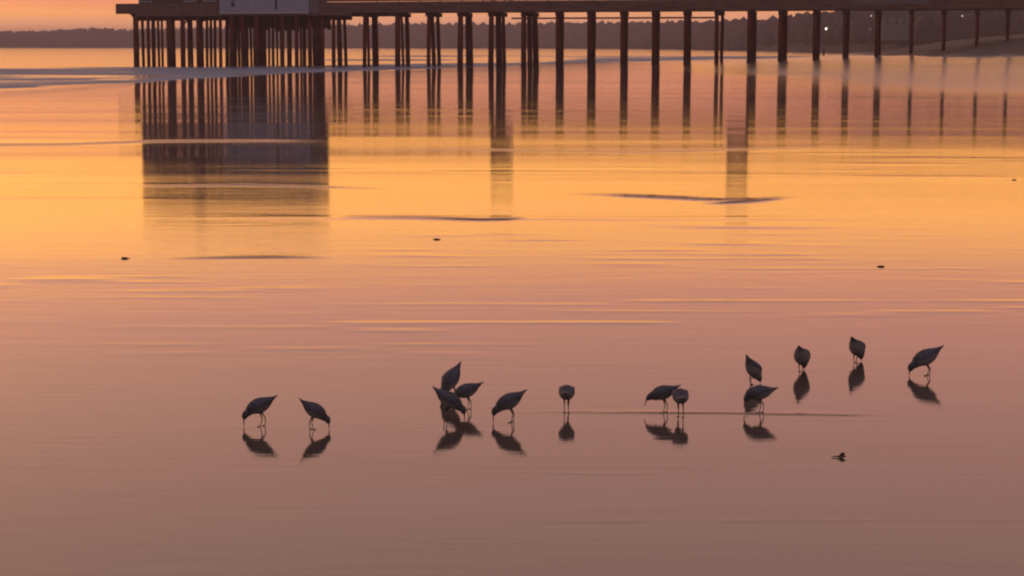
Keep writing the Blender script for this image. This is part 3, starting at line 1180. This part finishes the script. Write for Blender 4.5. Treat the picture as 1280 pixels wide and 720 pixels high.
scrap('seaweed_clump', 156, 324, 9, 'dark lump of seaweed on the orange sheen at the left of the beach', 'seaweed', 1)
scrap('seaweed_clump', 546, 300, 7, 'tiny dark scrap of seaweed below the middle dark streak', 'seaweed', 2)
scrap('seaweed_clump', 1101, 334, 8, 'small dark seaweed scrap on the sand at right, well above the birds', 'seaweed', 3)
scrap('seaweed_clump', 1267, 225, 5, 'speck of seaweed at the right edge of the golden sheen', 'seaweed', 4)
scrap('twig', 1050, 572, 14, 'bent dark twig with a raised end lying on the sand nearest the viewer', 'twig', 5, twig=True)

# ------------------------------------------------------------------ light: dusk sky and a low sun out of frame to the left
SUN_AZ, SUN_EL = -34.0, 2.5     # degrees from +Y (negative = left), elevation
w = bpy.data.worlds.new('World')
SC.world = w
w.use_nodes = True
nt = w.node_tree
N, L = nt.nodes, nt.links
N.clear()
out = N.new('ShaderNodeOutputWorld')
sky = N.new('ShaderNodeTexSky')
sky.sky_type = 'NISHITA'
sky.sun_disc = False
sky.sun_elevation = R(SUN_EL)
sky.sun_rotation = R(SUN_AZ % 360)
sky.dust_density = 2.0
bg1 = N.new('ShaderNodeBackground')
bg1.inputs['Strength'].default_value = 0.05
L.new(sky.outputs[0], bg1.inputs['Color'])
tc = N.new('ShaderNodeTexCoord')
sep = N.new('ShaderNodeSeparateXYZ')
L.new(tc.outputs['Generated'], sep.inputs[0])


def math_node(op, a, b=None, c=None):
    m = N.new('ShaderNodeMath')
    m.operation = op
    for i, x in enumerate((a, b, c)):
        if x is None:
            continue
        if isinstance(x, (int, float)):
            m.inputs[i].default_value = x
        else:
            L.new(x, m.inputs[i])
    return m.outputs[0]


el = math_node('MULTIPLY', math_node('ARCSINE', sep.outputs['Z']), 180 / math.pi)
# streaky cloud layers wobble the bands of the afterglow
mp = N.new('ShaderNodeMapping')
mp.inputs['Scale'].default_value = (2.2, 2.2, 34)
L.new(tc.outputs['Generated'], mp.inputs['Vector'])
cn = N.new('ShaderNodeTexNoise')
cn.inputs['Scale'].default_value = 1.0
cn.inputs['Detail'].default_value = 4
L.new(mp.outputs[0], cn.inputs['Vector'])
wob = math_node('SUBTRACT', cn.outputs['Fac'], 0.5)
el2 = math_node('MULTIPLY_ADD', wob, 1.6, el)
SQ = math_node('POWER', math_node('MAXIMUM', math_node('DIVIDE', el2, 90.0), 0.0), 0.5)   # more stops near the horizon


def ramp(stops):
    cr = N.new('ShaderNodeValToRGB')
    r = cr.color_ramp
    r.interpolation = 'EASE'
    while len(r.elements) < len(stops):
        r.elements.new(0.5)
    for e_, (deg, c) in zip(r.elements, stops):
        e_.position = math.sqrt(deg / 90.0)
    for e_, (deg, c) in zip(sorted(r.elements, key=lambda q: q.position), stops):
        e_.color = (c[0] / 2, c[1] / 2, c[2] / 2, 1)
    L.new(SQ, cr.inputs[0])
    return cr.outputs[0]


GLOW = [(0, (1.22, 0.53, 0.41)), (0.55, (1.28, 0.54, 0.31)), (0.95, (1.25, 0.50, 0.19)), (1.45, (0.90, 0.275, 0.195)), (2.2, (0.86, 0.252, 0.195)), (3.0, (1.28, 0.45, 0.125)), (4.6, (1.92, 0.77, 0.135)),
        (5.8, (1.60, 0.61, 0.19)), (7.4, (1.06, 0.385, 0.295)), (11, (0.93, 0.40, 0.315)), (16, (0.86, 0.45, 0.35)), (25, (0.68, 0.41, 0.34)), (45, (0.34, 0.27, 0.29)), (90, (0.16, 0.16, 0.22))]
BACK = [(0, (0.28, 0.18, 0.18)), (4, (0.34, 0.20, 0.20)), (10, (0.32, 0.20, 0.21)), (25, (0.22, 0.18, 0.22)), (90, (0.16, 0.16, 0.22))]
g_out = ramp(GLOW)
b_out = ramp(BACK)
# glow is centred on the sunset and fades round the sides
dirx, diry = math.sin(R(-6)), math.cos(R(-6))
dot = math_node('ADD', math_node('MULTIPLY', sep.outputs['X'], dirx), math_node('MULTIPLY', sep.outputs['Y'], diry))
mr = N.new('ShaderNodeMapRange')
mr.interpolation_type = 'SMOOTHSTEP'
mr.inputs['From Min'].default_value = -0.2
mr.inputs['From Max'].default_value = 0.93
L.new(dot, mr.inputs['Value'])
mix = N.new('ShaderNodeMix')
mix.data_type = 'RGBA'
L.new(mr.outputs[0], mix.inputs['Factor'])
L.new(b_out, mix.inputs['A'])
L.new(g_out, mix.inputs['B'])
bg2 = N.new('ShaderNodeBackground')
bg2.inputs['Strength'].default_value = 2.0
L.new(mix.outputs['Result'], bg2.inputs['Color'])
ad = N.new('ShaderNodeAddShader')
L.new(bg1.outputs[0], ad.inputs[0])
L.new(bg2.outputs[0], ad.inputs[1])
L.new(ad.outputs[0], out.inputs['Surface'])

sd = bpy.data.lights.new('sun', 'SUN')
sd.energy = 0.35
sd.angle = R(3)
sd.color = (1.0, 0.55, 0.28)
so = bpy.data.objects.new('sun', sd)
COL.objects.link(so)
az, e_ = R(SUN_AZ), R(SUN_EL)
dirv = Vector((math.sin(az) * math.cos(e_), math.cos(az) * math.cos(e_), math.sin(e_)))
so.rotation_euler = (-dirv).to_track_quat('-Z', 'Y').to_euler()

# ------------------------------------------------------------------ air
hm, hnt, hb = new_mat('haze_air')
hnt.nodes.remove(hb)
pv = hnt.nodes.new('ShaderNodeVolumePrincipled')
pv.inputs['Color'].default_value = (0.90, 0.70, 0.70, 1)
pv.inputs['Density'].default_value = 0.0005
hnt.links.new(pv.outputs[0], hnt.nodes['Material Output'].inputs['Volume'])
hz = MB().box(-4000, 4000, -400, 5600, -3.0, 26.0).build('haze', hm)
tag(hz, 'thin dusk haze over the bay', 'haze', kind='stuff')

# ------------------------------------------------------------------ render settings
SC.view_settings.view_transform = 'Standard'
SC.view_settings.look = 'None'
SC.view_settings.exposure = 0.0
SC.view_settings.gamma = 1.0
SC.render.engine = 'CYCLES'
SC.cycles.filter_width = 2.2
SC.cycles.max_bounces = 6
SC.cycles.use_denoising = True
